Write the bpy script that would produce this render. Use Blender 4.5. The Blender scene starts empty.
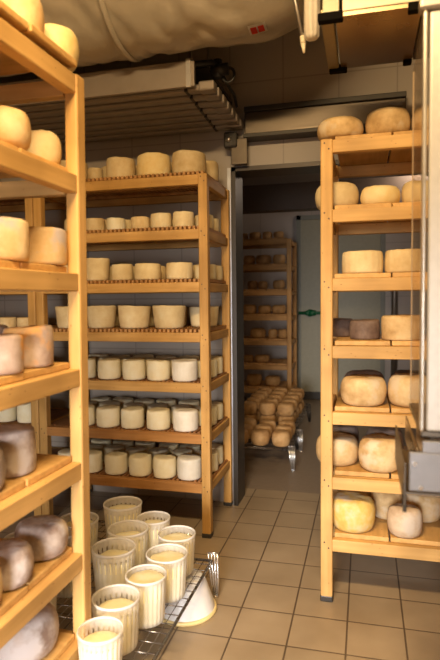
import bpy, bmesh, math, random
from mathutils import Vector, Matrix, noise
random.seed(7)
C = bpy.context.scene.collection
PI = math.pi

# ------------------------------------------------------------------ materials
def new_mat(name):
    m = bpy.data.materials.new(name); m.use_nodes = True
    nt = m.node_tree; nt.nodes.clear()
    out = nt.nodes.new('ShaderNodeOutputMaterial')
    b = nt.nodes.new('ShaderNodeBsdfPrincipled')
    nt.links.new(b.outputs[0], out.inputs[0])
    return m, nt, b, out

def N(nt, t, **kw):
    n = nt.nodes.new(t)
    for k, v in kw.items(): setattr(n, k, v)
    return n

def ramp(nt, stops):
    r = nt.nodes.new('ShaderNodeValToRGB'); e = r.color_ramp.elements
    e[0].position, e[0].color = stops[0][0], (*stops[0][1], 1)
    e[1].position, e[1].color = stops[-1][0], (*stops[-1][1], 1)
    for p, c in stops[1:-1]:
        x = e.new(p); x.color = (*c, 1)
    return r

def plain(name, col, rough=.5, metal=0, spec=.5, bump=0, bscale=30):
    m, nt, b, out = new_mat(name)
    b.inputs['Base Color'].default_value = (*col, 1)
    b.inputs['Roughness'].default_value = rough
    b.inputs['Metallic'].default_value = metal
    b.inputs['Specular IOR Level'].default_value = spec
    tc = N(nt, 'ShaderNodeTexCoord'); nz = N(nt, 'ShaderNodeTexNoise')
    nz.inputs['Scale'].default_value = bscale; nz.inputs['Detail'].default_value = 3
    nt.links.new(tc.outputs['Object'], nz.inputs['Vector'])
    hs = N(nt, 'ShaderNodeMix', data_type='RGBA')
    hs.inputs[6].default_value = (*[c*.88 for c in col], 1); hs.inputs[7].default_value = (*[min(1, c*1.1) for c in col], 1)
    nt.links.new(nz.outputs[0], hs.inputs[0]); nt.links.new(hs.outputs[2], b.inputs['Base Color'])
    if bump:
        bp = N(nt, 'ShaderNodeBump'); bp.inputs['Strength'].default_value = bump; bp.inputs['Distance'].default_value = .01
        nt.links.new(nz.outputs[0], bp.inputs['Height']); nt.links.new(bp.outputs[0], b.inputs['Normal'])
    return m

def wood(name, axis, c1, c2, rough=.55):
    m, nt, b, out = new_mat(name)
    tc = N(nt, 'ShaderNodeTexCoord'); mp = N(nt, 'ShaderNodeMapping'); oi = N(nt, 'ShaderNodeObjectInfo')
    sc = [42, 42, 42]; sc[axis] = 2.6
    mp.inputs['Scale'].default_value = sc
    vm = N(nt, 'ShaderNodeVectorMath', operation='ADD'); ml = N(nt, 'ShaderNodeMath', operation='MULTIPLY'); ml.inputs[1].default_value = 9
    nt.links.new(oi.outputs['Random'], ml.inputs[0]); nt.links.new(ml.outputs[0], vm.inputs[1])
    nt.links.new(tc.outputs['Object'], vm.inputs[0]); nt.links.new(vm.outputs[0], mp.inputs['Vector'])
    nz = N(nt, 'ShaderNodeTexNoise'); nz.inputs['Scale'].default_value = 1; nz.inputs['Detail'].default_value = 4
    nt.links.new(mp.outputs[0], nz.inputs['Vector'])
    r = ramp(nt, [(.3, c2), (.5, [(a+d)/2 for a, d in zip(c1, c2)]), (.7, c1)])
    nt.links.new(nz.outputs[0], r.inputs[0])
    # blotchy age stains
    n2 = N(nt, 'ShaderNodeTexNoise'); n2.inputs['Scale'].default_value = 5; n2.inputs['Detail'].default_value = 2
    nt.links.new(vm.outputs[0], n2.inputs['Vector'])
    r2 = ramp(nt, [(.35, (.8, .76, .7)), (.65, (1.08, 1.05, 1))])
    nt.links.new(n2.outputs[0], r2.inputs[0])
    mx = N(nt, 'ShaderNodeMix', data_type='RGBA', blend_type='MULTIPLY'); mx.inputs[0].default_value = 1
    nt.links.new(r.outputs[0], mx.inputs[6]); nt.links.new(r2.outputs[0], mx.inputs[7])
    # knots
    vo = N(nt, 'ShaderNodeTexVoronoi'); s2 = [11, 11, 11]; s2[axis] = 5
    mp2 = N(nt, 'ShaderNodeMapping'); mp2.inputs['Scale'].default_value = s2
    nt.links.new(vm.outputs[0], mp2.inputs['Vector']); nt.links.new(mp2.outputs[0], vo.inputs['Vector'])
    r3 = ramp(nt, [(.05, (.42, .27, .16)), (.11, (1, 1, 1))]); nt.links.new(vo.outputs['Distance'], r3.inputs[0])
    m3 = N(nt, 'ShaderNodeMix', data_type='RGBA', blend_type='MULTIPLY'); m3.inputs[0].default_value = .8
    nt.links.new(mx.outputs[2], m3.inputs[6]); nt.links.new(r3.outputs[0], m3.inputs[7])
    nt.links.new(m3.outputs[2], b.inputs['Base Color'])
    b.inputs['Roughness'].default_value = rough; b.inputs['Specular IOR Level'].default_value = .3
    bp = N(nt, 'ShaderNodeBump'); bp.inputs['Strength'].default_value = .12; bp.inputs['Distance'].default_value = .004
    nt.links.new(nz.outputs[0], bp.inputs['Height']); nt.links.new(bp.outputs[0], b.inputs['Normal'])
    return m

def woodset(name, c1, c2): return [wood(name + '_' + 'xyz'[a], a, c1, c2) for a in range(3)]

def cheese_mat(name, cols, scale=14, rough=.62, detail=4, bump=.25, spread=.16, mould=None):
    """mottled rind; cols = (dark, mid, light) of the rind; mould = (colour, amount) for powdery patches"""
    m, nt, b, out = new_mat(name)
    tc = N(nt, 'ShaderNodeTexCoord'); oi = N(nt, 'ShaderNodeObjectInfo')
    ml = N(nt, 'ShaderNodeMath', operation='MULTIPLY'); ml.inputs[1].default_value = 37
    vm = N(nt, 'ShaderNodeVectorMath', operation='ADD')
    nt.links.new(oi.outputs['Random'], ml.inputs[0]); nt.links.new(ml.outputs[0], vm.inputs[1]); nt.links.new(tc.outputs['Object'], vm.inputs[0])
    nz = N(nt, 'ShaderNodeTexNoise'); nz.inputs['Scale'].default_value = scale; nz.inputs['Detail'].default_value = detail
    nz.inputs['Roughness'].default_value = .6
    nt.links.new(vm.outputs[0], nz.inputs['Vector'])
    r = ramp(nt, [(.5-spread, cols[0]), (.5, cols[1]), (.5+spread, cols[2])])
    nt.links.new(nz.outputs[0], r.inputs[0])
    last = r.outputs[0]
    if mould:
        n3 = N(nt, 'ShaderNodeTexNoise'); n3.inputs['Scale'].default_value = 11; n3.inputs['Detail'].default_value = 5
        sh = N(nt, 'ShaderNodeVectorMath', operation='ADD'); sh.inputs[1].default_value = (5, 3, 8)
        nt.links.new(vm.outputs[0], sh.inputs[0]); nt.links.new(sh.outputs[0], n3.inputs['Vector'])
        a = mould[1]; r4 = ramp(nt, [(a-.05, (0, 0, 0)), (a+.05, (1, 1, 1))])
        nt.links.new(n3.outputs[0], r4.inputs[0])
        mm = N(nt, 'ShaderNodeMix', data_type='RGBA'); mm.inputs[7].default_value = (*mould[0], 1)
        nt.links.new(r4.outputs[0], mm.inputs[0]); nt.links.new(last, mm.inputs[6]); last = mm.outputs[2]
    hv = N(nt, 'ShaderNodeHueSaturation')
    mr = N(nt, 'ShaderNodeMapRange'); mr.inputs['To Min'].default_value = .9; mr.inputs['To Max'].default_value = 1.06
    nt.links.new(oi.outputs['Random'], mr.inputs['Value']); nt.links.new(mr.outputs[0], hv.inputs['Value'])
    nt.links.new(last, hv.inputs['Color']); nt.links.new(hv.outputs[0], b.inputs['Base Color'])
    b.inputs['Roughness'].default_value = rough; b.inputs['Specular IOR Level'].default_value = .3
    n2 = N(nt, 'ShaderNodeTexNoise'); n2.inputs['Scale'].default_value = 70; n2.inputs['Detail'].default_value = 3
    nt.links.new(vm.outputs[0], n2.inputs['Vector'])
    bp = N(nt, 'ShaderNodeBump'); bp.inputs['Strength'].default_value = bump; bp.inputs['Distance'].default_value = .004
    nt.links.new(n2.outputs[0], bp.inputs['Height']); nt.links.new(bp.outputs[0], b.inputs['Normal'])
    return m

def steel(name, col, rough=.35, stretch=None, metal=.9):
    m, nt, b, out = new_mat(name)
    b.inputs['Base Color'].default_value = (*col, 1); b.inputs['Metallic'].default_value = metal
    tc = N(nt, 'ShaderNodeTexCoord'); mp = N(nt, 'ShaderNodeMapping'); mp.inputs['Scale'].default_value = stretch or (6, 6, 6)
    nz = N(nt, 'ShaderNodeTexNoise'); nz.inputs['Scale'].default_value = 3; nz.inputs['Detail'].default_value = 5
    nt.links.new(tc.outputs['Object'], mp.inputs['Vector']); nt.links.new(mp.outputs[0], nz.inputs['Vector'])
    mr = N(nt, 'ShaderNodeMapRange'); mr.inputs['To Min'].default_value = rough*.7; mr.inputs['To Max'].default_value = rough*1.4
    nt.links.new(nz.outputs[0], mr.inputs['Value']); nt.links.new(mr.outputs[0], b.inputs['Roughness'])
    return m

def see_through(name, col, alpha, rough=.4, transl=.3):
    """plastic or glass: part lets light straight through, part scatters"""
    m, nt, b, out = new_mat(name)
    b.inputs['Base Color'].default_value = (*col, 1); b.inputs['Roughness'].default_value = rough
    tr = N(nt, 'ShaderNodeBsdfTransparent'); tl = N(nt, 'ShaderNodeBsdfTranslucent')
    tr.inputs[0].default_value = (*[.5+.5*c for c in col], 1); tl.inputs[0].default_value = (*col, 1)
    m1 = N(nt, 'ShaderNodeMixShader'); m1.inputs[0].default_value = transl
    m2 = N(nt, 'ShaderNodeMixShader'); m2.inputs[0].default_value = alpha
    nt.links.new(b.outputs[0], m1.inputs[1]); nt.links.new(tl.outputs[0], m1.inputs[2])
    nt.links.new(tr.outputs[0], m2.inputs[1]); nt.links.new(m1.outputs[0], m2.inputs[2]); nt.links.new(m2.outputs[0], out.inputs[0])
    return m

def emit(name, col, s):
    m, nt, b, out = new_mat(name)
    b.inputs['Emission Color'].default_value = (*col, 1); b.inputs['Emission Strength'].default_value = s
    return m

def tile_mat():
    m, nt, b, out = new_mat('floor_tiles')
    tc = N(nt, 'ShaderNodeTexCoord'); mp = N(nt, 'ShaderNodeMapping')
    mp.inputs['Location'].default_value = (.658/.2, -1.86/.2, 0); mp.inputs['Scale'].default_value = (5, 5, 5)
    nt.links.new(tc.outputs['Object'], mp.inputs['Vector'])
    br = N(nt, 'ShaderNodeTexBrick'); br.offset = 0; br.squash = 1
    for k, v in (('Scale', 1), ('Mortar Size', .018), ('Mortar Smooth', .25), ('Bias', 0), ('Brick Width', 1), ('Row Height', 1)): br.inputs[k].default_value = v
    br.inputs['Color1'].default_value = (.41, .32, .215, 1); br.inputs['Color2'].default_value = (.365, .285, .19, 1)
    br.inputs['Mortar'].default_value = (.13, .092, .06, 1)
    nt.links.new(mp.outputs[0], br.inputs['Vector'])
    nz = N(nt, 'ShaderNodeTexNoise'); nz.inputs['Scale'].default_value = 4; nz.inputs['Detail'].default_value = 6
    nt.links.new(tc.outputs['Object'], nz.inputs['Vector'])
    r = ramp(nt, [(.3, (.82, .8, .77)), (.7, (1.06, 1.06, 1.06))]); nt.links.new(nz.outputs[0], r.inputs[0])
    mx = N(nt, 'ShaderNodeMix', data_type='RGBA', blend_type='MULTIPLY'); mx.inputs[0].default_value = 1
    nt.links.new(br.outputs[0], mx.inputs[6]); nt.links.new(r.outputs[0], mx.inputs[7]); nt.links.new(mx.outputs[2], b.inputs['Base Color'])
    mr = N(nt, 'ShaderNodeMapRange'); mr.inputs['To Min'].default_value = .28; mr.inputs['To Max'].default_value = .5
    nt.links.new(nz.outputs[0], mr.inputs['Value']); nt.links.new(mr.outputs[0], b.inputs['Roughness'])
    bp = N(nt, 'ShaderNodeBump'); bp.invert = True; bp.inputs['Strength'].default_value = .5; bp.inputs['Distance'].default_value = .003
    nt.links.new(br.outputs['Fac'], bp.inputs['Height']); nt.links.new(bp.outputs[0], b.inputs['Normal'])
    return m

def panel_mat(name, col, w, h, seam=.006):
    """smooth wall panels with fine seams on x-z"""
    m, nt, b, out = new_mat(name)
    tc = N(nt, 'ShaderNodeTexCoord'); sp = N(nt, 'ShaderNodeSeparateXYZ'); cb = N(nt, 'ShaderNodeCombineXYZ')
    nt.links.new(tc.outputs['Object'], sp.inputs[0])
    ad = N(nt, 'ShaderNodeMath', operation='ADD'); nt.links.new(sp.outputs[0], ad.inputs[0]); nt.links.new(sp.outputs[1], ad.inputs[1])
    nt.links.new(ad.outputs[0], cb.inputs[0]); nt.links.new(sp.outputs[2], cb.inputs[1])
    br = N(nt, 'ShaderNodeTexBrick'); br.offset = 0
    for k, v in (('Scale', 1), ('Mortar Size', seam), ('Mortar Smooth', .2), ('Brick Width', w), ('Row Height', h)): br.inputs[k].default_value = v
    br.inputs['Color1'].default_value = (*col, 1); br.inputs['Color2'].default_value = (*[c*.97 for c in col], 1)
    br.inputs['Mortar'].default_value = (*[c*.72 for c in col], 1)
    nt.links.new(cb.outputs[0], br.inputs['Vector']); nt.links.new(br.outputs[0], b.inputs['Base Color'])
    b.inputs['Roughness'].default_value = .42
    return m

W_PALE = woodset('pale_pine', (.73, .475, .195), (.58, .355, .125))
W_GOLD = woodset('golden_pine', (.68, .42, .15), (.50, .28, .08))
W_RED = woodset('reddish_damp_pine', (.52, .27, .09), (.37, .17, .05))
W_FAR = woodset('far_pine', (.66, .40, .17), (.46, .25, .09))
M_SCREW = plain('dark_screw', (.08, .05, .03), .5, .3)
M_SLAT = wood('slat_wood', 1, (.58, .33, .13), (.40, .20, .07))
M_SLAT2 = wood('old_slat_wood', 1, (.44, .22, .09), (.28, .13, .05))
M_STEEL = steel('brushed_steel', (.62, .60, .58), .32, (2, 2, 60))
M_STEELD = steel('dull_steel', (.40, .37, .34), .4, (1, 30, 30))
M_TRACK = steel('track_steel', (.15, .125, .10), .35, (1, 30, 30))
M_CHROME = steel('chrome_wire', (.75, .75, .76), .18)
M_RODS = steel('dark_rod', (.30, .28, .27), .25)
M_PANEL = plain('brushed_panel', (.50, .485, .47), .42, .55, bump=.015, bscale=60)
M_BLACK = plain('black_plastic', (.012, .012, .012), .4)
M_RUBBER = plain('matt_black_rubber', (.006, .005, .004), .9, 0, .1)
M_DARK = plain('dark_metal', (.05, .045, .04), .45, .4)
M_COIL = plain('coil_aluminium', (.33, .28, .235), .42, .35, bump=.03, bscale=20)
M_DUCT = plain('silvery_film', (.54, .48, .38), .33, .1, bump=.8, bscale=7)
M_WHITEFAB = plain('white_sleeve', (.80, .74, .64), .6, bump=.6, bscale=30)
M_RED = plain('red_print', (.75, .06, .03), .4)
M_STICK = plain('white_sticker', (.85, .82, .75), .4)
M_BASKET = see_through('frosted_plastic', (.98, .96, .93), .72, .35, .50)
M_RIM = see_through('frosted_rim', (.97, .95, .92), .90, .3, .40)
M_CURD = cheese_mat('fresh_curd', ((.98, .90, .55), (1, .93, .62), (1, .96, .70)), 25, .5, bump=.3)
M_GLASS = see_through('clear_acrylic', (.70, .62, .52), .10, .05, 0)
M_TUBE = emit('lamp_tube', (1, .85, .62), 9)
M_GREEN = plain('green_enamel', (.01, .14, .06), .35)
M_GREYDOOR = plain('grey_door_paint', (.40, .385, .29), .45)
M_GREYTRIM = plain('grey_trim_paint', (.27, .28, .25), .45)
M_BUCKET = plain('white_bucket_plastic', (.84, .84, .86), .35)
M_BUCKRIM = plain('yellowed_rim', (.85, .68, .32), .4)
M_CREAM = plain('cream_enamel', (.90, .82, .62), .35)
M_BRONZE = steel('bronze_reflective_sheet', (.32, .22, .12), .28, (1, 1, 1), .8)

CH = {
 'tan':    cheese_mat('rind_tan', ((.62, .44, .21), (.72, .55, .29), (.80, .65, .38)), 12),
 'pale':   cheese_mat('rind_pale', ((.72, .56, .30), (.80, .65, .37), (.86, .74, .47)), 12),
 'white':  cheese_mat('rind_white', ((.88, .78, .50), (.92, .83, .57), (.94, .88, .66)), 14, bump=.18),
 'whiter': cheese_mat('rind_chalk', ((.82, .77, .66), (.88, .84, .74), (.93, .90, .82)), 14, bump=.18),
 'yellow': cheese_mat('rind_yellow', ((.78, .56, .22), (.84, .66, .32), (.88, .74, .44)), 10),
 'aged':   cheese_mat('rind_aged', ((.50, .32, .14), (.68, .48, .24), (.78, .60, .34)), 13, mould=((.72, .59, .41), .58)),
 'gold':   cheese_mat('rind_gold', ((.66, .40, .10), (.80, .56, .16), (.80, .66, .36)), 13, mould=((.70, .60, .46), .58)),
 'brown':  cheese_mat('rind_brown', ((.11, .07, .055), (.17, .115, .09), (.25, .18, .14)), 14),
 'grey':   cheese_mat('rind_greybrown', ((.19, .145, .13), (.29, .23, .20), (.38, .31, .28)), 14, mould=((.45, .40, .40), .6)),
 'dust':   cheese_mat('rind_dusty', ((.44, .32, .22), (.58, .45, .32), (.68, .57, .44)), 14, mould=((.62, .54, .46), .58)),
 'lilac':  cheese_mat('rind_lilac', ((.28, .19, .15), (.46, .365, .32), (.62, .53, .48)), 17, mould=((.68, .63, .63), .545)),
 'mottle': cheese_mat('rind_mottled', ((.44, .31, .25), (.54, .42, .36), (.64, .53, .48)), 16, mould=((.80, .43, .14), .535)),
 'blush':  cheese_mat('rind_blush', ((.60, .38, .16), (.75, .53, .27), (.83, .65, .40)), 11, mould=((.60, .52, .49), .59)),
 'orange': cheese_mat('rind_orange', ((.40, .22, .09), (.55, .32, .13), (.66, .42, .20)), 13),
}

# ------------------------------------------------------------------ mesh helpers
def add_box(bm, c, s, bev=0, rot=None):
    r = bmesh.ops.create_cube(bm, size=1)
    vs = r['verts']
    bmesh.ops.scale(bm, vec=s, verts=vs)
    if bev:
        es = list({e for v in vs for e in v.link_edges})
        o = bmesh.ops.bevel(bm, geom=es, offset=bev, segments=2, affect='EDGES', profile=.5)
        vs = list({v for f in o['faces'] for v in f.verts} | {v for v in vs if v.is_valid})
    if rot: bmesh.ops.rotate(bm, verts=vs, cent=(0, 0, 0), matrix=rot)
    bmesh.ops.translate(bm, vec=c, verts=vs)
    return vs

def add_cyl(bm, p0, p1, r, seg=10, r2=None):
    p0, p1 = Vector(p0), Vector(p1); d = p1-p0
    m = Matrix.Translation((p0+p1)/2) @ d.to_track_quat('Z', 'Y').to_matrix().to_4x4()
    bmesh.ops.create_cone(bm, cap_ends=True, segments=seg, radius1=r, radius2=r if r2 is None else r2, depth=d.length, matrix=m)

def add_tube(bm, pts, r, seg=8, cap=True):
    """tube swept along a polyline; r a number or one per point"""
    pts = [Vector(p) for p in pts]; rings = []
    up = None
    for i, p in enumerate(pts):
        t = (pts[min(i+1, len(pts)-1)] - pts[max(i-1, 0)]).normalized()
        if up is None:
            up = t.orthogonal().normalized()
        up = (up - t*up.dot(t)).normalized(); s = t.cross(up)
        rr = r[i] if isinstance(r, (list, tuple)) else r
        rings.append([bm.verts.new(p + (up*math.cos(a) + s*math.sin(a))*rr) for a in [2*PI*k/seg for k in range(seg)]])
    for a, b in zip(rings, rings[1:]):
        for k in range(seg): bm.faces.new((a[k], a[(k+1) % seg], b[(k+1) % seg], b[k]))
    if cap: bm.faces.new(rings[0][::-1]); bm.faces.new(rings[-1])

def add_lathe(bm, prof, seg=32, fn=None):
    """prof = [(r, z)...]; r 0 closes; fn(r, z, angle) -> (r, z)"""
    rings = []
    for r, z in prof:
        if r < 1e-6:
            rings.append([bm.verts.new((0, 0, fn(0, z, 0)[1] if fn else z))]); continue
        ring = []
        for k in range(seg):
            a = 2*PI*k/seg
            rr, zz = fn(r, z, a) if fn else (r, z)
            ring.append(bm.verts.new((rr*math.cos(a), rr*math.sin(a), zz)))
        rings.append(ring)
    for a, b in zip(rings, rings[1:]):
        if len(a) == 1 and len(b) == 1: continue
        for k in range(seg):
            k2 = (k+1) % seg
            if len(a) == 1: bm.faces.new((a[0], b[k2], b[k]))
            elif len(b) == 1: bm.faces.new((a[k], a[k2], b[0]))
            else: bm.faces.new((a[k], a[k2], b[k2], b[k]))

def obj(name, bm, mat, parent=None, loc=None, smooth=False, mats=None):
    me = bpy.data.meshes.new(name)
    bmesh.ops.recalc_face_normals(bm, faces=bm.faces[:])
    bm.to_mesh(me); bm.free()
    if smooth:
        for p in me.polygons: p.use_smooth = True
    for m in (mats or [mat]): me.materials.append(m)
    o = bpy.data.objects.new(name, me); C.objects.link(o)
    if parent: o.parent = parent
    if loc: o.location = loc
    return o

def tag(o, label, cat, group=None):
    o['label'] = label; o['category'] = cat
    if group: o['group'] = group
    return o

def thing(name, label, cat, loc=(0, 0, 0), rotz=0, group=None):
    o = bpy.data.objects.new(name, None); C.objects.link(o); o.empty_display_size = .1
    o.location = loc; o.rotation_euler = (0, 0, rotz)
    return tag(o, label, cat, group)

def boxobj(name, c, s, mat, parent=None, bev=0):
    bm = bmesh.new(); add_box(bm, c, s, bev); return obj(name, bm, mat, parent)

def struct(name, c, s, mat):
    o = boxobj(name, c, s, mat); o['kind'] = 'structure'; return o

def copy_tree(o, parent=None):
    c = o.copy(); C.objects.link(c)
    if parent: c.parent = parent
    for ch in list(o.children): copy_tree(ch, c)
    return c

# ------------------------------------------------------------------ camera
F, H = 560.0, 1.2
yaw, pitch, roll = [math.radians(v) for v in (14.52, 3.265, -.608)]
fw = Vector((-math.sin(yaw)*math.cos(pitch), math.cos(yaw)*math.cos(pitch), -math.sin(pitch)))
r0 = Vector((math.cos(yaw), math.sin(yaw), 0)); u0 = r0.cross(fw)
rt = r0*math.cos(roll) + u0*math.sin(roll); up = u0*math.cos(roll) - r0*math.sin(roll)
cam = bpy.data.cameras.new('camera'); co = bpy.data.objects.new('camera', cam); C.objects.link(co)
co.matrix_world = Matrix(((rt.x, up.x, -fw.x, 0), (rt.y, up.y, -fw.y, 0), (rt.z, up.z, -fw.z, H), (0, 0, 0, 1)))
cam.sensor_fit = 'VERTICAL'; cam.sensor_height = 36; cam.sensor_width = 24
cam.lens = F/660*36; cam.clip_start = .05
cam.dof.use_dof = True; cam.dof.focus_distance = 2.5; cam.dof.aperture_fstop = 3.2
bpy.context.scene.camera = co

def col_x(px, Y):      # world X, on a row standing at depth Y, of a column measured in the photograph
    d = fw + rt*((px-220)/F); return d.x*Y/d.y
def col_y(px, X):      # world Y, on a row standing at side distance X
    d = fw + rt*((px-220)/F); return d.y*X/d.x

# ------------------------------------------------------------------ racks
TOPS = [1.79, 1.53, 1.27, 1.012, .755, .50, .252]      # upper edge of the rails of the seven shelves
MTOPS = [1.80, 1.538, 1.28, 1.031, .778, .522, .272]
WORDS = ['top', 'second', 'third', 'fourth', 'fifth', 'sixth', 'bottom']
LEAN = math.radians(.66)
RAIL_H, PS, RW, RD = .048, .046, .95, .49

def make_rack(label, loc, rotz, W, tops, board, group=None, screws=True, slats=None, board_y=.018, psy=PS, lean=0, lift=0):
    t = thing('cheese_rack', label, 'rack', loc, rotz, group)
    t.rotation_euler.x = lean if rotz else 0
    zt = tops[0]
    for x in (PS/2, RW-PS/2):
        for y in (psy/2, RD-psy/2):
            bm = bmesh.new(); add_box(bm, (x, y, (zt+.004)/2), (PS, psy, zt+.004), .006)
            p = obj('post', bm, W[2], t)
            if screws and y < .1:
                for z in tops:
                    for dx, dz in ((-.008, -.012), (.008, -.034)):
                        bm = bmesh.new(); add_cyl(bm, (x+dx, -.0015, z+dz), (x+dx, .004, z+dz), .0032, 8)
                        obj('screw', bm, M_SCREW, p)
            bm = bmesh.new(); add_box(bm, (x, y, .012), (PS+.003, psy+.003, .024), .004); obj('foot_cap', bm, M_DARK, p)
    for i, z in enumerate(tops):
        zc = z-RAIL_H/2
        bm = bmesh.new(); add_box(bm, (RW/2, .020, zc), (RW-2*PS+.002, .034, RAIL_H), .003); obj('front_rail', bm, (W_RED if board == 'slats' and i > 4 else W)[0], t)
        bm = bmesh.new(); add_box(bm, (RW/2, RD-.020, zc), (RW-2*PS+.002, .034, RAIL_H), .003); obj('back_rail', bm, W[0], t)
        for x in (.022, RW-.022):
            bm = bmesh.new(); add_box(bm, (x, RD/2, zc-.002), (.032, RD-2*PS+.002, RAIL_H-.004), .003); obj('side_rail', bm, W[1], t)
        if board == 'planks':
            n = 4; w = (RW-2*PS-.006)/n
            for k in range(n):
                x = PS+.003+w*(k+.5); j = random.uniform(-.004, .004)
                bm = bmesh.new(); dl = lift if i == 0 else 0; ov = board_y if not dl else -.014
                add_box(bm, (x, RD/2+j+ov/2, z+.0095+dl), (w-random.uniform(.003, .008), RD-.024-ov, .018), .003)
                if dl:
                    for yy in (.05, RD/2, RD-.05): add_box(bm, (x, yy, z+dl/2+.0006), (w-.01, .03, dl-.0002))
                obj('shelf_board', bm, W[1], t)
        else:
            bm = bmesh.new(); n = 40; x0 = .012
            for k in range(n):
                x = x0+(RW-.024)*(k+.5)/n
                if i < 4: add_box(bm, (x, RD/2, z+.0085), (.0118, RD-.008+random.uniform(-.004, .004), .015))
                else: add_box(bm, (x, RD/2, z-.0050), (.0118, RD-.082+random.uniform(-.003, .003), .015))
            for y in (.07, RD/2, RD-.07): add_box(bm, (RW/2, y, z-(.007 if i < 4 else .0185)), (RW-.09, .03, .014))
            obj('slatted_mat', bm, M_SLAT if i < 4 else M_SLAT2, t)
    return t

make_rack('pale pine seven-shelf rack cropped by left edge of picture, nearest the camera', (-.755, .46, 0), PI/2, W_PALE, TOPS, 'planks', 'pine cheese racks', screws=False, psy=.038, lean=LEAN, lift=.014)
make_rack('golden pine rack with slatted shelves against back wall, left of the doorway', (-1.69, 2.632, 0), 0, W_GOLD, MTOPS, 'slats', 'pine cheese racks')
make_rack('golden pine rack mostly hidden behind the foreground left rack', (-2.645, 2.634, 0), 0, W_GOLD, MTOPS, 'slats', 'pine cheese racks')
make_rack('tall honey-coloured pine rack on the right, behind the steel machine', (-.165, 2.176, 0), 0, W_PALE, TOPS, 'planks', 'pine cheese racks')
make_rack('dim pine rack standing in the room beyond the doorway', (-1.675, 5.70, 0), 0, W_FAR, TOPS, 'planks', 'pine cheese racks', screws=False)

# ------------------------------------------------------------------ cheeses
PROF = {
 'drum':  [(0, 0), (.5, 0), (.90, 0), (.965, .025), (.99, .09), (1.0, .25), (1.01, .5), (1.0, .75), (.985, .9), (.955, .965), (.88, .995), (.5, 1.0), (0, 1.0)],
 'wheel': [(0, 0), (.45, 0), (.70, .0), (.84, .05), (.93, .15), (.985, .31), (1.01, .5), (.985, .69), (.93, .84), (.84, .94), (.70, .99), (.4, 1.0), (0, 1.0)],
 'bucket': [(0, 0), (.5, 0), (.80, 0), (.86, .03), (.89, .12), (.925, .35), (.955, .6), (.985, .82), (1.0, .92), (1.0, .97), (.96, .995), (.90, .985), (.5, .975), (0, .975)],
}
PLACED = []
def cheese(kind, mat, x, y, z, r, h, label, group, ribs=0, name=None):
    for px_, py_, pz_, pr_ in PLACED:           # neighbours on a shelf touch but do not run into each other
        if abs(pz_-z) < .06:
            d = math.hypot(px_-x, py_-y)
            if d < (pr_+r)*1.025+.001:
                k = min(1, (d/1.025-.001-pr_)/r)
                if k < .86:
                    q = (pr_+r*.86)*1.025+.001; x = px_+(x-px_)*q/d; y = py_+(y-py_)*q/d; k = .86
                r *= k
    PLACED.append((x, y, z, r))
    bm = bmesh.new()
    ph = random.uniform(0, 6.3); sd = Vector((random.uniform(0, 99), random.uniform(0, 99), 0))
    ell = random.uniform(.0, .022); tl = random.uniform(-.035, .035); seg = 64 if ribs else 36
    def fn(rr, zz, a):
        q = 1 + ell*math.sin(2*a+ph) + .022*noise.noise(sd + Vector((math.cos(a)*1.4, math.sin(a)*1.4, zz*1.8)))
        if ribs and rr > .8: q *= 1 - .019*(.5+.5*math.cos(a*ribs))
        zz2 = zz*h*(1 + (tl*rr*math.cos(a+ph) + .03*noise.noise(sd + Vector((math.cos(a)*2, math.sin(a)*2, 7)))) * (zz**3))
        return rr*r*q, zz2
    add_lathe(bm, PROF[kind], seg, fn)
    o = obj(name or 'cheese', bm, CH[mat], smooth=True)
    o.location = (x, y, z+.0008); o.rotation_euler = (0, 0, random.uniform(0, 6.3))
    return tag(o, label, 'cheese', group)

ORD = ['', 'second ', 'third ', 'fourth ', 'fifth ', 'sixth ', 'seventh ', 'eighth ', 'ninth ', 'tenth ']

# --- middle rack: slatted shelves, front row measured, rows behind packed
def fill_row(xs, x_min, x_max, step):
    """keep measured centres, pack the stretch left of them"""
    x = min(xs)-step
    while x > x_min: xs.append(x); x -= step*random.uniform(.98, 1.06)
    return xs
mid = [
 # kind, material words, r, h, ribs, measured px spans (right to left), per-cheese overrides
 ('drum',  'tan',   'tan smooth',  .083, .110, 0, [(174.5, 208.3), (140, 173.5), (109.6, 139), (91, 107)]),
 ('drum',  'pale',  'small pale',  .051, .076, 0, [(174.5, 195.4), (152.5, 173.5), (132.7, 152), (108.7, 128), (87, 108)]),
 ('drum',  'pale',  'pale cream',  .066, .084, 0, [(167, 194), (135.6, 162.5), (112.7, 134.5), (85.5, 112)]),
 ('bucket', 'pale', 'tall pale',   .083, .116, 0, [(151.6, 188), (118, 151.6), (86.5, 117.5)]),
 ('drum',  'white', 'white ribbed', .0635, .099, 24, [(171, 197.5), (146, 170), (121.5, 145.5), (96.4, 120.7), (74, 95.6)]),
 ('drum',  'white', 'white ribbed', .0635, .099, 24, [(171, 198), (144.5, 169.5), (119, 143), (94, 119), (70, 94)]),
 ('drum',  'white', 'white ribbed', .0625, .101, 24, [(175, 200), (150.5, 175), (126, 150), (101.5, 125.5), (77, 100)]),
]
RX0, RX1 = -1.69+PS+.004, -.74-PS-.004
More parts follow.
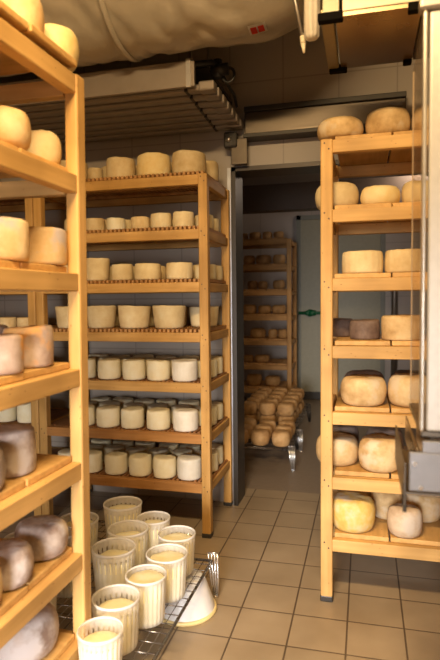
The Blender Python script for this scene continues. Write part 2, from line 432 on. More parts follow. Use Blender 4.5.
for s, (kind, mat, look, r, h, ribs, spans) in enumerate(mid):
    z = MTOPS[s]+(.0165 if s < 4 else .0030)
    yf = 2.645+r+.012
    rows = [yf]
    while rows[-1]+2*r+.01+r < 2.632+RD-.008: rows.append(rows[-1]+2*r+.012)
    front = []
    for a, b in spans:
        x = col_x((a+b)/2, yf); rr = (b-a)/2*yf/F*1.04
        front.append((x, rr))
    x = front[-1][0]-front[-1][1]
    step = r*2+.012
    while x-step > RX0:
        x -= step*random.uniform(1, 1.05); front.append((x+r, r))
    for i, (x, rr) in enumerate(front):
        rr = min(rr, r*1.04)
        if i: rr = min(rr, abs(front[i-1][0]-x)-front[i-1][1]-.002)
        front[i] = (x, rr)
        mt, lk, hh, kd = mat, look, h, kind
        if s == 0 and rr < .06: hh, lk, mt = .070, 'small tan', 'tan'
        if s == 0 and i == 1: mt = 'yellow'; lk = 'golden tan'
        if s == 1: hh = [.077, .075, .062, .062, .066][i] if i < 5 else .065; mt = ['pale', 'pale', 'tan', 'white', 'tan'][i] if i < 5 else 'tan'
        if s == 1: lk = {'pale': 'small pale', 'tan': 'small tan', 'white': 'small white'}[mt]
        if s == 2 and i == 3: hh, lk, kd = .116, 'tall pale', 'bucket'
        if s == 6 and i == 0: mt, lk, hh = 'whiter', 'chalk-white ribbed', .108
        if s == 5 and i == 0 or s == 4 and i == 0: mt = 'whiter'; lk = 'whitest ribbed'; hh = h*1.04
        cheese(kd, mt, x, yf, z, rr, hh, f'{lk} cheese, {ORD[i]}{"right" if not i else "from right"}{"most" if not i else ""} in front row, {WORDS[s]} shelf, slatted middle rack',
               f'cheeses on {WORDS[s]} shelf of the slatted middle rack', ribs)
    for k, yy in enumerate(rows[1:]):
        xx = -.755-r*1.05-(.035 if k == 2 else 0) if s else -.752-r
        i = 0; j = 0
        while xx-r > RX0:
            rr = r*random.uniform(.93, .99); jx = random.uniform(-.004, .004)
            if s == 0 and k == 0 or not (s < 4 and random.random() < .12 and i > 1):
                cheese(kind, 'tan' if s == 0 else mat, xx+jx, yy, z, rr, h*random.uniform(.9, .98),
                   f'{look} cheese, {ORD[j]}{"right" if not j else "from right"}{"most" if not j else ""} of {["second", "third", "fourth"][k]} row, {WORDS[s]} shelf, slatted middle rack',
                   f'cheeses on {WORDS[s]} shelf of the slatted middle rack', ribs)
                j += 1
            i += 1
            xx -= 2*r+random.uniform(.006, .018)

# --- rack behind the left rack: a few shelves glimpsed at the picture's left edge
for s, n, r, h, mat, look, kind in ((1, 5, .055, .07, 'tan', 'small tan', 'drum'), (3, 6, .05, .062, 'tan', 'small tan', 'drum'), (4, 5, .062, .105, 'white', 'white', 'drum'), (5, 6, .062, .105, 'white', 'white ribbed', 'drum')):
    xx = -1.695-PS-.012-r
    for i in range(n):
        cheese(kind, mat, xx, 2.66+r, MTOPS[s]+(.0165 if s < 4 else .0030), r*random.uniform(.94, 1), h*random.uniform(.93, 1.03),
               f'{look} cheese, {ORD[i]}{"right" if not i else "from right"}{"most" if not i else ""}, {WORDS[s]} shelf of rack glimpsed at far left',
               'cheeses on the rack behind the left rack')
        xx -= 2*r+.014

# --- right rack
def right(s, a, b, yrow, r, h, mat, label, kind='wheel'):
    cheese(kind, mat, col_x((a+b)/2, yrow), yrow, TOPS[s]+.0185, r, h, label, f'cheeses on {WORDS[s]} shelf of the right rack', 18 if s == 2 else 0)
right(0, 317.5, 362.6, 2.29, .090, .078, 'aged', 'buff cheese overhanging left post on top of right rack')
right(0, 363.6, 409, 2.29, .089, .100, 'aged', 'taller buff cheese beside overhanging one on top of right rack')
right(0, 410, 452, 2.30, .082, .103, 'aged', 'cheese on top of right rack seen through acrylic pane')
right(1, 314.5, 359, 2.325, .088, .098, 'pale', 'cream cheese sticking out past left post on second shelf of right rack')
right(1, 359.3, 399.5, 2.30, .079, .076, 'yellow', 'low yellow-sided cheese in middle of second shelf of right rack')
right(1, 400, 435, 2.31, .070, .088, 'pale', 'cream cheese beside acrylic pane on second shelf of right rack')
right(2, 342, 382, 2.28, .079, .086, 'pale', 'creamy white cheese left on third shelf of right rack, with bare board around', 'drum')
right(2, 383, 424, 2.28, .080, .088, 'tan', 'ridged tan cheese crossing acrylic pane edge on third shelf of right rack', 'drum')
right(3, 327, 353, 2.46, .055, .075, 'brown', 'dark cheese tucked behind left post on fourth shelf of right rack', 'drum')
right(3, 350, 379.5, 2.31, .059, .076, 'brown', 'dark brown cheese between two others on fourth shelf of right rack', 'drum')
right(3, 380, 424, 2.29, .085, .094, 'aged', 'tall buff cheese at acrylic pane on fourth shelf of right rack', 'drum')
right(4, 341, 386, 2.28, .089, .110, 'aged', 'big round buff cheese, left one on fifth shelf of right rack')
right(4, 389, 431, 2.29, .082, .120, 'aged', 'big buff cheese above steel trough, fifth shelf of right rack')
right(4, 342, 386, 2.47, .085, .105, 'grey', 'dark grey cheese behind left buff one, fifth shelf of right rack')
right(4, 390, 431, 2.47, .078, .110, 'brown', 'dark brown cheese behind buff one above trough, fifth shelf of right rack')
right(5, 316, 359, 2.325, .086, .112, 'aged', 'buff cheese bulging past left post on sixth shelf of right rack')
right(5, 359.5, 402, 2.27, .083, .126, 'aged', 'tall buff cheese left of steel trough on sixth shelf of right rack')
right(5, 325, 360, 2.515, .072, .115, 'grey', 'grey cheese in back row near left post, sixth shelf of right rack')
right(5, 364, 406, 2.455, .080, .120, 'grey', 'grey cheese in back row behind tall buff one, sixth shelf of right rack')
right(6, 331, 375.5, 2.275, .088, .128, 'gold', 'mottled golden cheese with grey crown, left front of bottom right shelf')
right(6, 389, 423.5, 2.255, .066, .108, 'dust', 'small greyish cheese standing forward on bottom shelf of right rack')
right(6, 335, 368, 2.47, .083, .120, 'aged', 'buff cheese behind mottled golden one, bottom shelf of right rack')
right(6, 365, 403, 2.43, .076, .118, 'aged', 'brownish cheese behind gap in boards, bottom shelf of right rack')
right(6, 404, 446, 2.44, .080, .118, 'aged', 'tan cheese rightmost at picture edge on bottom shelf of right rack')

# --- left rack
def left(s, px, X, r, h, mat, label, kind='wheel', y=None):
    y = col_y(px, X) if y is None else y
    z = TOPS[s]+.0185+(.014 if s == 0 else 0)
    z += max(0, -(X-r+.755))*LEAN   # the rack leans a little towards the aisle, so its boards slope
    cheese(kind, mat, X+LEAN*z, y, z, r, h, label, f'cheeses on {WORDS[s]} shelf of the left rack')
left(0, 55, -.835, .064, .098, 'yellow', 'bright yellow cheese beside far post on top of left rack')
left(0, 21, -.840, .060, .118, 'blush', 'pale blush cheese, second from far post on top of left rack')
left(0, 0, -.842, .066, .125, 'blush', 'blush cheese cut by corner of picture, on top of left rack', y=1.05)
left(1, 40, -.85, .054, .086, 'pale', 'small pale cheese nearest far post on second shelf of left rack')
left(1, 12, -.842, .066, .090, 'blush', 'large pale cheese at picture edge on second shelf of left rack', y=1.165)
left(2, 38.5, -.843, .065, .094, 'blush', 'pinkish buff cheese nearest far post on third shelf of left rack', 'drum')
left(2, 10, -.84, .066, .094, 'blush', 'buff cheese at picture edge on third shelf of left rack', 'drum', y=1.145)
left(3, 38.5, -.842, .062, .100, 'mottle', 'lilac cheese with orange scars nearest far post on fourth left shelf', 'drum', y=1.255)
left(3, 5, -.835, .060, .088, 'mottle', 'orange-blotched cheese at picture edge on fourth shelf of left rack', 'drum', y=1.118)
left(4, 12, -.868, .071, .108, 'lilac', 'single big lilac-grey cheese with streaky rind on fifth left shelf', 'drum', y=1.19)
left(4, 0, -.84, .062, .10, 'grey', 'grey cheese just peeking in at picture edge on fifth left shelf', y=1.045)
left(5, 43, -.843, .069, .088, 'lilac', 'rounded lilac-brown cheese nearest far post on sixth shelf of left rack', y=1.300)
left(5, 10, -.838, .062, .090, 'lilac', 'lilac-grey cheese, second from far post on sixth shelf of left rack', y=1.143)
left(5, -20, -.83, .060, .10, 'aged', 'buff cheese just peeking in at picture edge on sixth left shelf', y=1.035)
left(6, 33, -.868, .084, .115, 'lilac', 'big purplish grey cheese on bottom shelf of left rack', y=1.255)
for s, X, y, r, h, mat, lab in ((2, -1.01, 1.27, .07, .09, 'blush', 'pale cheese in back row of third shelf of left rack'),
    (3, -.985, 1.27, .072, .10, 'lilac', 'lilac cheese in back row of fourth shelf of left rack'),
    (5, -1.02, 1.25, .07, .10, 'lilac', 'lilac cheese in back row of sixth shelf of left rack')):
    cheese('drum', mat, X, y, TOPS[s]+.0195-(X-r+.755)*LEAN, r, h, lab, f'cheeses on {WORDS[s]} shelf of the left rack')

# --- far rack
for s, spans in enumerate(([(274, 284), (263, 273), (250, 262), (242, 249)], [(273, 286), (256, 272), (244, 256)], [(273, 285), (258, 268), (247, 259)],
                           [(272, 286), (258, 272), (243, 257)], [(278, 287), (268, 278), (249, 267)], [(254, 270), (243, 254)], [(264, 281), (245, 263)])):
    for i, (a, b) in enumerate(spans):
        yy = 5.84; x = col_x((a+b)/2, yy); r = min((b-a)/2*yy/F, .083)
        cheese('wheel', 'orange', x, yy, TOPS[s]+.0185, r, (.075, .10, .09, .095, .10, .075, .11)[s]*random.uniform(.9, 1.05),
               f'brown cheese, {ORD[i]}{"right" if not i else "from right"}{"most" if not i else ""} on {WORDS[s]} shelf of dim rack beyond doorway', 'cheeses on the rack beyond the doorway')

# ------------------------------------------------------------------ wire trays
def wire_tray(label, x0, x1, y0, y1, z, n_long, n_cross, legs, mat=M_CHROME, top=.03):
    t = thing('wire_tray', label, 'wire tray', ((x0+x1)/2, (y0+y1)/2, 0))
    w, d = (x1-x0)/2, (y1-y0)/2
    bm = bmesh.new(); add_tube(bm, [(-w, -d, z), (w, -d, z), (w, d, z), (-w, d, z), (-w, -d, z)], .0055, 8, False)
    obj('tray_frame', bm, M_RODS, t, smooth=True)
    bm = bmesh.new()
    for k in range(n_long):
        x = -w+2*w*(k+1)/(n_long+1); add_cyl(bm, (x, -d, z+.001), (x, d, z+.001), .0015, 6)
    for k in range(n_cross):
        y = -d+2*d*(k+.5)/n_cross; add_cyl(bm, (-w, y, z-.004), (w, y, z-.003), .0022, 6)
    obj('wire_grid', bm, M_RODS, t, smooth=True)
    for sx, sy in legs:
        bm = bmesh.new()
        cx, cy = sx*(w+.002), sy*(d-.004)
        for dx in (-.017, -.004, .009, .021):
            add_tube(bm, [(cx+dx, cy+.008*sy, z+top), (cx+dx*.8+.006*sx, cy+.008*sy, z*.5), (cx+dx*.38+.012*sx, cy+.008*sy, .006)], .0038, 8)
        add_cyl(bm, (cx-.018, cy+.008*sy, z+top-.001), (cx+.022, cy+.008*sy, z+top-.001), .0042, 8)
        add_cyl(bm, (cx+.012*sx-.009, cy+.008*sy, .0055), (cx+.012*sx+.010, cy+.008*sy, .0055), .0050, 8)
        obj('leg', bm, mat, t, smooth=True)
    return t
TZ = .150
wire_tray('narrow low wire tray with hairpin chrome legs holding the right-hand column of moulds', -.743, -.590, .95, 2.105, TZ, 4, 22, [(1, 1), (-1, 1), (1, -1), (-1, -1)])
wire_tray('wide low wire tray holding the moulds at left, behind foreground rack post', -1.42, -.785, 1.45, 2.37, TZ, 22, 14, [(-1, 1), (1, 1), (1, -1), (-1, -1)], M_CHROME, -.006)
wire_tray('dim low wire tray on the floor just beyond the doorway', -1.15, -.488, 3.80, 4.29, .148, 16, 5, [(1, -1), (1, 1), (-1, 1), (-1, -1)])
wire_tray('second dim wire tray behind the first beyond the doorway', -1.15, -.525, 4.36, 5.36, .148, 16, 8, [(1, -1), (1, 1), (-1, 1), (-1, -1)], M_DARK)

# far trays' cheeses
SIDE = ['right', 'centre', 'left']
for k in range(3):
    for i in range(3):
        cheese('wheel', 'orange', -.570-i*.148+random.uniform(-.003, .003), 3.885+k*.155, .1555, .066, random.uniform(.094, .108),
               f'round brown cheese, {ORD[k]}{"row from doorway" if k else "nearest row to doorway"}, {SIDE[i]} of dim floor tray', 'cheeses on the dim floor tray')
for k in range(5):
    for i in range(3):
        x, y = -.610-i*.150+random.uniform(-.003, .003), 4.44+k*.185
        for lv in range(2):
            cheese('wheel', 'orange', x+random.uniform(-.003, .003), y, .1555+lv*.099, .068, .097,
               f'{"upper" if lv else "lower"} brown cheese of {ORD[k]}{"stack from front" if k else "foremost stack"}, {SIDE[i]} of second dim tray', 'cheeses stacked on the second dim tray')

# ------------------------------------------------------------------ draining moulds with curd
def mould_mesh(r, h):
    bm = bmesh.new(); seg = 96
    prof = [(.86, 0)]+[(.87+.115*(k/9), .03+.80*k/9) for k in range(10)]+[(.99, .88), (1.0, .94), (1.0, 1.0)]
    rings = []
    for j, (a, zz) in enumerate(prof):
        ring = []
        for k in range(seg):
            t = 2*PI*k/seg; q = a*r
            if 0 < j < len(prof)-2: q += .0016*(1 if (k//2) % 2 == 0 else -1)
            ring.append(bm.verts.new((q*math.cos(t), q*math.sin(t), zz*h)))
        rings.append(ring)
    for j in range(len(rings)-1):
        for k in range(seg):
            slot = (k//2) % 2 == 1 and j in (7, 8, 9)
            if slot and k % 2 == 0: continue
            k2 = (k+1) % seg
            bm.faces.new((rings[j][k], rings[j][k2], rings[j+1][k2], rings[j+1][k]))
    c = bm.verts.new((0, 0, .003))
    for k in range(seg): bm.faces.new((rings[0][k], rings[0][(k+1) % seg], c))
    return bm
def rim_mesh(r, h):
    bm = bmesh.new()
    add_lathe(bm, [(r*.975, h*.985), (r*1.0, h*.95), (r*1.035, h*.955), (r*1.045, h*.985), (r*1.03, h*1.01), (r*.985, h*1.012), (r*.975, h*.985)], 48)
    return bm
GM = 'draining moulds on the wire trays'
mp = [  # x, y, r, h, curd level, label of the mould, label of the curd
 (-.694, 1.985, .070, .148, 0.83, 'white mould nearest the tray corner, at far end of right-hand column'),
 (-.672, 1.815, .071, .150, 0.85, 'white mould second from the tray corner in right-hand column'),
 (-.686, 1.655, .065, .150, 0.90, 'white mould third from the tray corner, brim-full of curd'),
 (-.722, 1.505, .070, .150, 0.75, 'white mould fourth from tray corner, in front of big ribbed mould'),
 (-.691, 1.340, .060, .150, 0.77, 'white mould nearest the camera, beside foot of left rack post'),
 (-.868, 1.800, .076, .158, 0.75, 'big ribbed mould left of the brim-full one, beside rack post'),
 (-.885, 1.965, .076, .158, 0.75, 'big ribbed mould in middle, between corner mould and back mould'),
 (-1.010, 2.190, .080, .165, 0.81, 'slotted mould farthest back, in front of dark gap under middle rack'),
 (-.835, 2.105, .066, .150, 0.79, 'mould half hidden at back, left of the corner mould'),
 (-1.110, 1.985, .078, .165, 0.84, 'mould half hidden by rack post, left of big middle mould'),
 (-1.035, 1.770, .076, .160, 0.79, 'mould glimpsed through left rack between its post and cheese'),
 (-1.200, 1.760, .076, .175, 0.83, 'mould glimpsed through left rack above rounded lilac cheese'),
 (-1.040, 1.560, .076, .150, 0.79, 'mould glimpsed under sixth shelf of left rack, low down'),
]
protos = {}
for i, (x, y, r, h, lv, lab) in enumerate(mp):
    rot = random.uniform(0, 6.3)
    t = thing('draining_mould', lab, 'mould', (x, y, TZ+.006), rot, GM)
    key = (r, h)
    if key not in protos:
        a = obj('mould_wall', mould_mesh(r, h), M_BASKET, t, smooth=True); b = obj('rim', rim_mesh(r, h), M_RIM, t, smooth=True)
        protos[key] = (a, b)
    else:
        for p in protos[key]:
            c = p.copy(); C.objects.link(c); c.parent = t
    bm = bmesh.new(); rr = r*(.845+.10*lv)
    sd = Vector((i*7.1, 3, 1))
    def fn(q, zz, a, sd=sd): return q*(1+.004*math.sin(3*a)), zz + (.004*noise.noise(sd+Vector((math.cos(a)*q*30, math.sin(a)*q*30, 0))) if zz > h*.3 else 0)
    add_lathe(bm, [(0, .006), (r*.80, .006), (r*.835, .012), (rr*.965, h*lv*.9), (rr*.96, h*lv*.97), (rr*.92, h*lv), (rr*.5, h*lv+.003), (0, h*lv+.004)], 40, fn)
    o = obj('fresh_curd', bm, M_CURD, smooth=True); o.location = (x, y, TZ+.006)
    tag(o, 'yellowish fresh curd in ' + lab.replace('white mould', 'mould').replace(', brim-full of curd', '').replace('big ribbed mould', 'big mould'), 'curd', 'fresh curds in the moulds')

# upturned bucket on the floor
t = thing('upturned_bucket', 'white upturned bucket on the tiles beside the wire tray leg', 'bucket', (-.668, 2.000, 0))
bm = bmesh.new()
add_lathe(bm, [(.115, .010), (.111, .03), (.078, .122), (.070, .131), (.060, .135), (0, .136), (0, .131), (.06, .127), (.106, .03), (.109, .010), (.115, .010)], 48)
obj('bucket_wall', bm, M_BUCKET, t, smooth=True)
bm = bmesh.new(); add_lathe(bm, [(.110, 0), (.120, 0), (.123, .007), (.120, .014), (.111, .015), (.110, 0)], 48)
obj('bucket_rim', bm, M_BUCKRIM, t, smooth=True)

# ------------------------------------------------------------------ room
XL, XR, YN, YB, HC = -2.8, 1.7, -1.6, 3.14, 2.95
M_WALL = panel_mat('white_wall_panels', (.43, .375, .325), .30, .30, .004)
M_FARW = panel_mat('far_wall_panels', (.58, .52, .49), .6, .6, .004)
M_CEIL = plain('ceiling_paint', (.50, .45, .39), .6)
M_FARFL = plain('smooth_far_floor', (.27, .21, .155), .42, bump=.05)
struct('floor', ((XL+XR)/2, (YN+3.40)/2, -.05), (XR-XL, 3.40-YN, .1), tile_mat())
bpy.data.objects['floor'].data.transform(Matrix.Identity(4))
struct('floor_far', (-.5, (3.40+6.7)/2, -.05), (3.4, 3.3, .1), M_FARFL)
struct('ceiling', ((XL+XR)/2, (YN+YB)/2, HC+.05), (XR-XL, YB-YN+.2, .1), M_CEIL)
struct('wall_left', (XL-.05, (YN+YB)/2, HC/2), (.1, YB-YN+.2, HC), M_WALL)
struct('wall_right', (XR+.05, (YN+YB)/2, HC/2), (.1, YB-YN+.2, HC), M_WALL)
struct('wall_near', ((XL+XR)/2, YN-.05, HC/2), (XR-XL, .1, HC), M_WALL)
DX0, DX1, DZ = -.728, .36, 1.93
bm = bmesh.new()
for x0, x1, z0, z1 in ((XL, DX0, 0, HC), (DX1, XR, 0, HC), (DX0, DX1, DZ, HC)):
    add_box(bm, ((x0+x1)/2, YB+.06, (z0+z1)/2), (x1-x0, .12, z1-z0))
o = obj('wall_back', bm, M_WALL); o['kind'] = 'structure'
# far room shell
struct('wall_far', (-.5, 6.65, 1.2), (3.4, .1, 2.4), M_FARW)
struct('wall_far_left', (-2.15, 4.95, 1.2), (.1, 3.3, 2.4), M_FARW)
struct('wall_far_right', (1.15, 4.95, 1.2), (.1, 3.3, 2.4), M_FARW)
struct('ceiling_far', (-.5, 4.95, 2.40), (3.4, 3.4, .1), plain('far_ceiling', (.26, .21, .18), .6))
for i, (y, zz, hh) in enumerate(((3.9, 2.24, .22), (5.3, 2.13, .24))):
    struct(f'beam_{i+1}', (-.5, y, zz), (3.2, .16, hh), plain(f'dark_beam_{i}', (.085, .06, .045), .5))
# door jamb and lintel trim
struct('trim_1', (DX0+.012, YB+.05, DZ/2), (.024, .19, DZ), plain('dark_jamb', (.055, .048, .042), .4, .5))
struct('trim_2', (DX0-.016, YB-.012, DZ/2), (.020, .036, DZ), steel('jamb_edge', (.62, .64, .70), .3))
struct('trim_3', ((DX0+DX1)/2, YB+.05, DZ-.012), (DX1-DX0, .19, .024), plain('dark_lintel', (.05, .04, .035), .4, .3))
struct('trim_4', (DX1-.012, YB+.05, DZ/2), (.024, .19, DZ), M_STEELD)
# grey door in far wall
t = thing('grey_door', 'pale grey door with green bar in room beyond the doorway', 'door', (-.275, 6.59, 0))
t['kind'] = 'thing'
boxobj('door_leaf', (0, 0, 1.065), (.90, .05, 2.05), M_GREYDOOR, t, .004)
bm = bmesh.new()
for x in (-.47, .47): add_box(bm, (x, -.005, 1.07), (.05, .08, 2.14))
add_box(bm, (0, -.005, 2.115), (.99, .08, .05)); obj('door_frame', bm, M_GREYTRIM, t)
boxobj('kick_plate', (0, -.03, .05), (.9, .012, .09), M_DARK, t)
bm = bmesh.new(); add_cyl(bm, (-.47, -.075, 1.017), (-.10, -.075, 1.017), .018, 10); add_cyl(bm, (-.40, -.075, 1.017), (-.345, -.075, 1.017), .018, 12, .045); add_cyl(bm, (-.345, -.075, 1.017), (-.27, -.075, 1.017), .045, 12, .028)
for x in (-.31, -.13): add_cyl(bm, (x, -.075, 1.017), (x, -.02, 1.017), .015, 8)
obj('push_bar', bm, M_GREEN, t, smooth=True)
bm = bmesh.new(); add_tube(bm, [(.32, 6.53, .02), (.32, 6.53, 1.55), (.34, 6.53, 1.66), (.42, 6.53, 1.70)], .035, 10)
tag(obj('wall_pipe', bm, M_STEELD, smooth=True), 'grey hooked pipe against far wall seen through right rack', 'pipe')

# sliding-door track above the doorway
t = thing('door_track', 'long steel sliding-door track on the wall above the doorway', 'door track', (-.222, YB, 2.07))
boxobj('track_channel', (0, -.035, .082), (.846, .07, .125), M_TRACK, t, .006)
boxobj('lower_lip', (0, -.055, .010), (.846, .10, .022), M_DARK, t, .003)
boxobj('upper_lip', (0, -.04, .158), (.846, .085, .028), M_DARK, t, .003)
t = thing('door_hanger', 'steel hanger bracket at left end of sliding-door track', 'bracket', (-.665, YB, 1.93))
boxobj('hanger_plate', (-.005, -.09, .07), (.09, .012, .14), M_TRACK, t, .003)
boxobj('roller_block', (-.052, -.085, .135), (.075, .05, .085), M_DARK, t, .01)
bm = bmesh.new(); add_cyl(bm, (-.06, -.122, .135), (-.06, -.10, .135), .014, 12); obj('hanger_bolt', bm, M_STEEL, t, smooth=True)

# ------------------------------------------------------------------ cooling coil over the middle rack
t = thing('cooling_coil', 'ceiling-hung coil of parallel pale tubes above the slatted middle rack', 'cooling coil', (-.72, 2.5, 2.16))
CX0 = -1.95
boxobj('front_plate', (CX0/2-.02, -.012, .055), (-CX0-.02, .022, .115), M_COIL, t, .003)
bm = bmesh.new()
for k in range(7):
    y = .055+k*.083
    add_box(bm, (CX0/2, y, .010-.004*k), (-CX0, .055, .030), .010)
obj('tube_bank', bm, M_COIL, t)
for k in range(7):
    y = .055+k*.083
    boxobj('end_block', (.012+.003*k, y, .014-.004*k), (.075, .062, .044), M_COIL, t, .008)
bm = bmesh.new()
for k in range(7):
    y = .055+k*.083
    add_box(bm, (-.085, y-.0, .013-.004*k), (.014, .066, .040))
obj('strap', bm, M_DARK, t)
boxobj('plate_strap', (-.055, -.028, .055), (.022, .008, .125), M_STEEL, t)
bm = bmesh.new(); add_box(bm, (CX0/2, .35, .125), (-CX0, .52, .02)); obj('top_pan', bm, M_DARK, t)
bm = bmesh.new()
for x in (-.12, -1.2):
    for y in (.22, .55): add_cyl(bm, (x, y, .13), (x, y, .79), .006, 8)
obj('hanger_rods', bm, M_STEELD, t)
bm = bmesh.new(); add_cyl(bm, (.02, .10, .105), (.10, .10, .105), .028, 12); add_cyl(bm, (.05, .10, .07), (.05, .10, .15), .022, 12)
add_tube(bm, [(.095+.030*math.cos(a), .12, .085+.034*math.sin(a)) for a in [2*PI*k/16 for k in range(17)]], .007, 8, False)
add_tube(bm, [(.05, .10, .12), (.03, .06, .125), (-.1, .04, .118), (-.4, .035, .118), (-1.2, .035, .118), (CX0, .035, .118)], .015, 8)
add_tube(bm, [(.07, .12, .08), (.085, .2, .05), (.08, .3, .06), (.06, .45, .05)], .008, 8)
obj('valve', bm, M_BLACK, t, smooth=True)

# ------------------------------------------------------------------ air duct under the ceiling
t = thing('air_duct', 'big crinkled silvery-cream air duct crossing under the ceiling at top left', 'duct', (0, 0, 0))
R_ = .30; zc = 2.575; yd = 2.34
cx, cz, rb = -.50, zc+.30, .30
path = [(XL+.02+(cx-XL-.02)*k/100, yd, zc) for k in range(100)]
path += [(cx+rb*math.sin(a), yd, cz-rb*math.cos(a)) for a in [PI/2*k/24 for k in range(0, 24)]]
bm = bmesh.new()
rad = [R_*(1+.008*math.sin(i*.31)+.006*math.sin(i*.13)) for i in range(len(path))]
path = [p for p in path if p[2] < HC+.02]
add_tube(bm, path, rad[:len(path)], 72, False)
for v in bm.verts:
    q = Vector((v.co.x*5+v.co.z*4, v.co.y*3, v.co.z*3-v.co.x*2))
    n = noise.noise(q)*.012+noise.noise(q*2.3)*.007-.016*(1-min(1, abs(noise.noise(q*1.4+Vector((9, 4, 2))))*7))
    c0 = Vector((v.co.x, yd, zc)) if v.co.x < cx else Vector((cx, yd, cz))+Vector((v.co.x-cx, 0, v.co.z-cz)).normalized()*rb
    v.co += (v.co-c0).normalized()*n
obj('duct_skin', bm, M_DUCT, t, smooth=True)
for x in (-1.02, -2.0):
    bm = bmesh.new(); add_lathe(bm, [(R_*1.0, -.012), (R_*1.045, -.008), (R_*1.045, .008), (R_*1.0, .012)], 48)
    bmesh.ops.rotate(bm, verts=bm.verts[:], cent=(0, 0, 0), matrix=Matrix.Rotation(PI/2, 3, 'Y'))
    bmesh.ops.translate(bm, verts=bm.verts[:], vec=(x, yd, zc)); obj('seam_band', bm, M_DUCT, t, smooth=True)
# sticker lies on the duct's lower front
def duct_patch(x0, x1, a0, a1, off, n=6):
    bm = bmesh.new(); g = []
    for i in range(n+1):
        a = a0+(a1-a0)*i/n
        g.append([bm.verts.new((x, yd-math.cos(a)*(R_+off), zc-math.sin(a)*(R_+off))) for x in (x0, x1)])
    for i in range(n): bm.faces.new((g[i][0], g[i][1], g[i+1][1], g[i+1][0]))
    bm2 = bmesh.ops.solidify(bm, geom=bm.faces[:], thickness=.002)
    return bm
SA, SB = .05, 1.29
st = thing('duct_sticker', 'small red and white sticker on underside of silvery duct', 'sticker', (0, 0, 0))
def elbow_patch(name, u0, u1, v0, v1, off, mat):
    bm = bmesh.new(); g = []
    for i in range(5):
        a = u0+(u1-u0)*i/4; row = []
        c = Vector((cx+rb*math.sin(a), yd, cz-rb*math.cos(a))); out = Vector((math.sin(a), 0, -math.cos(a)))
        for j in range(5):
            b = v0+(v1-v0)*j/4
            row.append(bm.verts.new(c+(out*math.sin(b)+Vector((0, -1, 0))*math.cos(b))*(R_+off)))
        g.append(row)
    for i in range(4):
        for j in range(4): bm.faces.new((g[i][j], g[i+1][j], g[i+1][j+1], g[i][j+1]))
    bmesh.ops.solidify(bm, geom=bm.faces[:], thickness=-.003)
    return obj(name, bm, mat, st)
elbow_patch('sticker_sheet', .02+SA, .14+SA, .0+SB, .19+SB, .008, M_STICK)
elbow_patch('red_mark', .035+SA, .075+SA, .03+SB, .16+SB, .012, M_RED)
elbow_patch('red_mark', .085+SA, .125+SA, .03+SB, .15+SB, .012, M_RED)

# white sleeve and probe rod
bm = bmesh.new()
def wob(r, z, a): return r*(1+.10*math.sin(3*a+z*9)+.06*math.sin(7*a)), z
add_lathe(bm, [(0, 0), (.016, .002), (.024, .012), (.026, .08), (.026, .2), (.030, .35), (.034, .5), (.034, .884), (0, .884)], 36, wob)
o = obj('white_sleeve', bm, M_WHITEFAB, smooth=True); o.location = (-.178, 1.96, 2.066)
tag(o, 'crumpled white fabric sleeve hanging from ceiling left of steel hood', 'sleeve')
t = thing('probe_rod', 'thin metal rod with pale tip hanging right of the duct', 'rod', (-.209, 1.98, 2.035))
bm = bmesh.new(); add_tube(bm, [(0, 0, .05), (-.035, .0, .22), (-.06, 0, .914)], .008, 8); obj('rod', bm, M_STEELD, t, smooth=True)
bm = bmesh.new(); add_cyl(bm, (.001, 0, .030), (-.001, 0, .056), .010, 10); add_cyl(bm, (.004, 0, .0), (.001, 0, .03), .004, 8, .009); obj('rod_tip', bm, plain('pale_tip', (.85, .75, .55), .3), t, smooth=True)

# ------------------------------------------------------------------ steel hood above the right rack
t = thing('steel_hood', 'ceiling-hung hood with bronze reflecting underside and black corner clips above right rack', 'hood', (-.13, 1.785, 2.05))
HX, HY, HZ = .95, .41, .26
boxobj('under_sheet', (.165, HY/2, .006), (.25, HY-.01, .012), M_BRONZE, t)
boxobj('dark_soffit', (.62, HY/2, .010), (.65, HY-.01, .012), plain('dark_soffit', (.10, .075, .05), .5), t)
boxobj('end_channel', (.0135, HY/2, .012), (.040, HY, .03), plain('olive_channel', (.34, .26, .13), .4, .5), t, .004)
boxobj('front_panel', (HX/2+.03, .006, HZ/2+.012), (HX-.06, .012, HZ), M_CREAM, t, .003)
boxobj('corner_post', (.026, .010, HZ/2+.012), (.052, .022, HZ), plain('grey_green_post', (.33, .32, .22), .45, .3), t, .003)
boxobj('back_panel', (HX/2, HY-.006, HZ/2+.012), (HX, .012, HZ), M_STEELD, t, .003)
boxobj('end_panel', (.006, HY/2+.01, HZ/2+.03), (.010, HY-.03, HZ-.04), M_STEELD, t)
boxobj('top_sheet', (HX/2, HY/2, HZ+.01), (HX, HY, .012), M_STEELD, t)
for x, y, sx, sy in ((.025, .004, .075, .030), (.03, HY-.006, .065, .030), (.265, .012, .030, .030), (.275, HY-.012, .030, .030)):
    boxobj('corner_clip', (x, y, -.001), (sx, sy, .026), M_RUBBER, t, .004)
bm = bmesh.new()
for x in (.50, HX-.08):
    for y in (.08, HY-.08): add_cyl(bm, (x, y, HZ), (x, y, HC-2.05), .006, 8)
obj('hanger_rods', bm, M_STEELD, t)

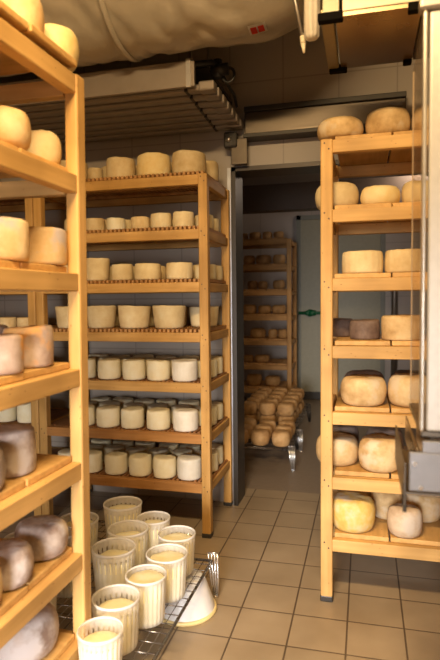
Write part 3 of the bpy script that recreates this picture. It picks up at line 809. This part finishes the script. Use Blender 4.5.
# ------------------------------------------------------------------ packing machine at the right edge
t = thing('packing_machine', 'tall brushed steel machine cut off by right edge, with acrylic side and trough', 'machine', (.1075, 1.15, 0))
MW = .62
boxobj('door_panel', (.0065+MW/2, .010, 1.335), (MW-.0065, .020, .800), M_PANEL, t, .004)
boxobj('edge_profile', (.0015, .006, 1.335), (.0085, .022, .802), steel('bright_profile', (.80, .77, .72), .3, (2, 2, 3)), t, .005)
boxobj('top_bar', (MW/2-.004, .008, 1.748), (MW+.012, .03, .024), M_STEELD, t, .006)
boxobj('base_plate', (MW/2, .155, .928), (MW, .30, .014), M_TRACK, t, .003)
boxobj('side_window', (.004, .160, 1.335), (.005, .27, .800), M_GLASS, t)
boxobj('window_edge', (.003, .2965, 1.335), (.0026, .003, .800), plain('pale_edge', (.60, .50, .38), .3), t)
boxobj('back_panel', (MW-.15, .31, 1.335), (.30, .012, .800), M_STEELD, t)
bm = bmesh.new(); add_cyl(bm, (.058, -.006, 1.462), (.058, .004, 1.462), .016, 18); lk = obj('lock', bm, M_STEEL, t, smooth=False)
for x in (.13, MW-.04):
    for y in (.05, .28): boxobj('leg', (x, y, .46), (.04, .04, .92), M_STEELD, t, .004)
# the trough below
M_TROUGH = plain('dull_zinc', (.24, .24, .26), .42, .6, bump=.02, bscale=40)
ch = boxobj('trough_front', (.10, -.006, .856), (.245, .010, .078), M_TROUGH, t, .003)
bm = bmesh.new()
add_box(bm, (.111, -.006, .906), (.222, .010, .024), .002); obj('trough_upper_lip', bm, M_TROUGH, t).location = (.002, 0, 0)
bm = bmesh.new(); add_box(bm, (-.030, .15, .832), (.004, .33, .086), .001); obj('trough_side', bm, M_TRACK, t)
boxobj('trough_floor', (.09, .15, .812), (.24, .32, .006), M_TRACK, t)
for xx, aa in ((-.006, .5), (.020, .5)):
    bm = bmesh.new(); add_box(bm, (xx, .16, .870), (.004, .31, .060), .001, None); o = obj('guide_plate', bm, M_BRONZE, t)
bm = bmesh.new(); add_cyl(bm, (-.030, -.012, .775), (-.030, -.002, .83), .004, 8); obj('drain_pin', bm, M_DARK, t)
for p in ((.0, .825), (-.012, .872)):
    bm = bmesh.new(); add_cyl(bm, (p[0], -.014, p[1]), (p[0], -.009, p[1]), .005, 10); obj('rivet', bm, M_CHROME, t)

# ------------------------------------------------------------------ light
lt = thing('ceiling_lamp', 'warm fluorescent lamp on ceiling near the camera, outside the picture', 'lamp', (-.28, .20, 2.66))
boxobj('lamp_body', (0, 0, .06), (.9, .16, .06), M_CREAM, lt, .008)
for y in (-.04, .04):
    bm = bmesh.new(); add_cyl(bm, (-.42, y, .014), (.42, y, .014), .013, 12); obj('lamp_tube', bm, M_TUBE, lt, smooth=True)
bm = bmesh.new()
for x in (-.3, .3): add_cyl(bm, (x, 0, .09), (x, 0, .25), .006, 8)
obj('hanger_rods', bm, M_STEELD, lt)

def area(name, loc, aim, sx, sy, power, col, spread=PI):
    l = bpy.data.lights.new(name, 'AREA'); l.shape = 'RECTANGLE'; l.size = sx; l.size_y = sy; l.energy = power; l.color = col; l.spread = spread
    o = bpy.data.objects.new(name, l); C.objects.link(o); o.location = loc
    o.rotation_euler = (Vector(aim)-Vector(loc)).to_track_quat('-Z', 'Y').to_euler(); return o
area('lamp_light', (-.28, .20, 2.60), (-.25, .85, 0), .8, .14, 63, (1, .68, .325))
area('window_light', (-.55, -1.5, .95), (-.80, 1.9, .15), 1.2, .9, 15, (.98, .95, .92), math.radians(52))
area('far_light', (.4, 5.2, 2.3), (-.6, 5.2, .5), .6, .3, 9.0, (1, .78, .58))
w = bpy.data.worlds.new('world'); bpy.context.scene.world = w; w.use_nodes = True
w.node_tree.nodes['Background'].inputs[0].default_value = (1, .86, .70, 1); w.node_tree.nodes['Background'].inputs[1].default_value = .035

s = bpy.context.scene
s.view_settings.view_transform = 'Standard'; s.view_settings.look = 'None'; s.view_settings.gamma = 1
s.view_settings.use_curve_mapping = False; s.view_settings.exposure = .45
s.cycles.max_bounces = 8; s.cycles.transparent_max_bounces = 16
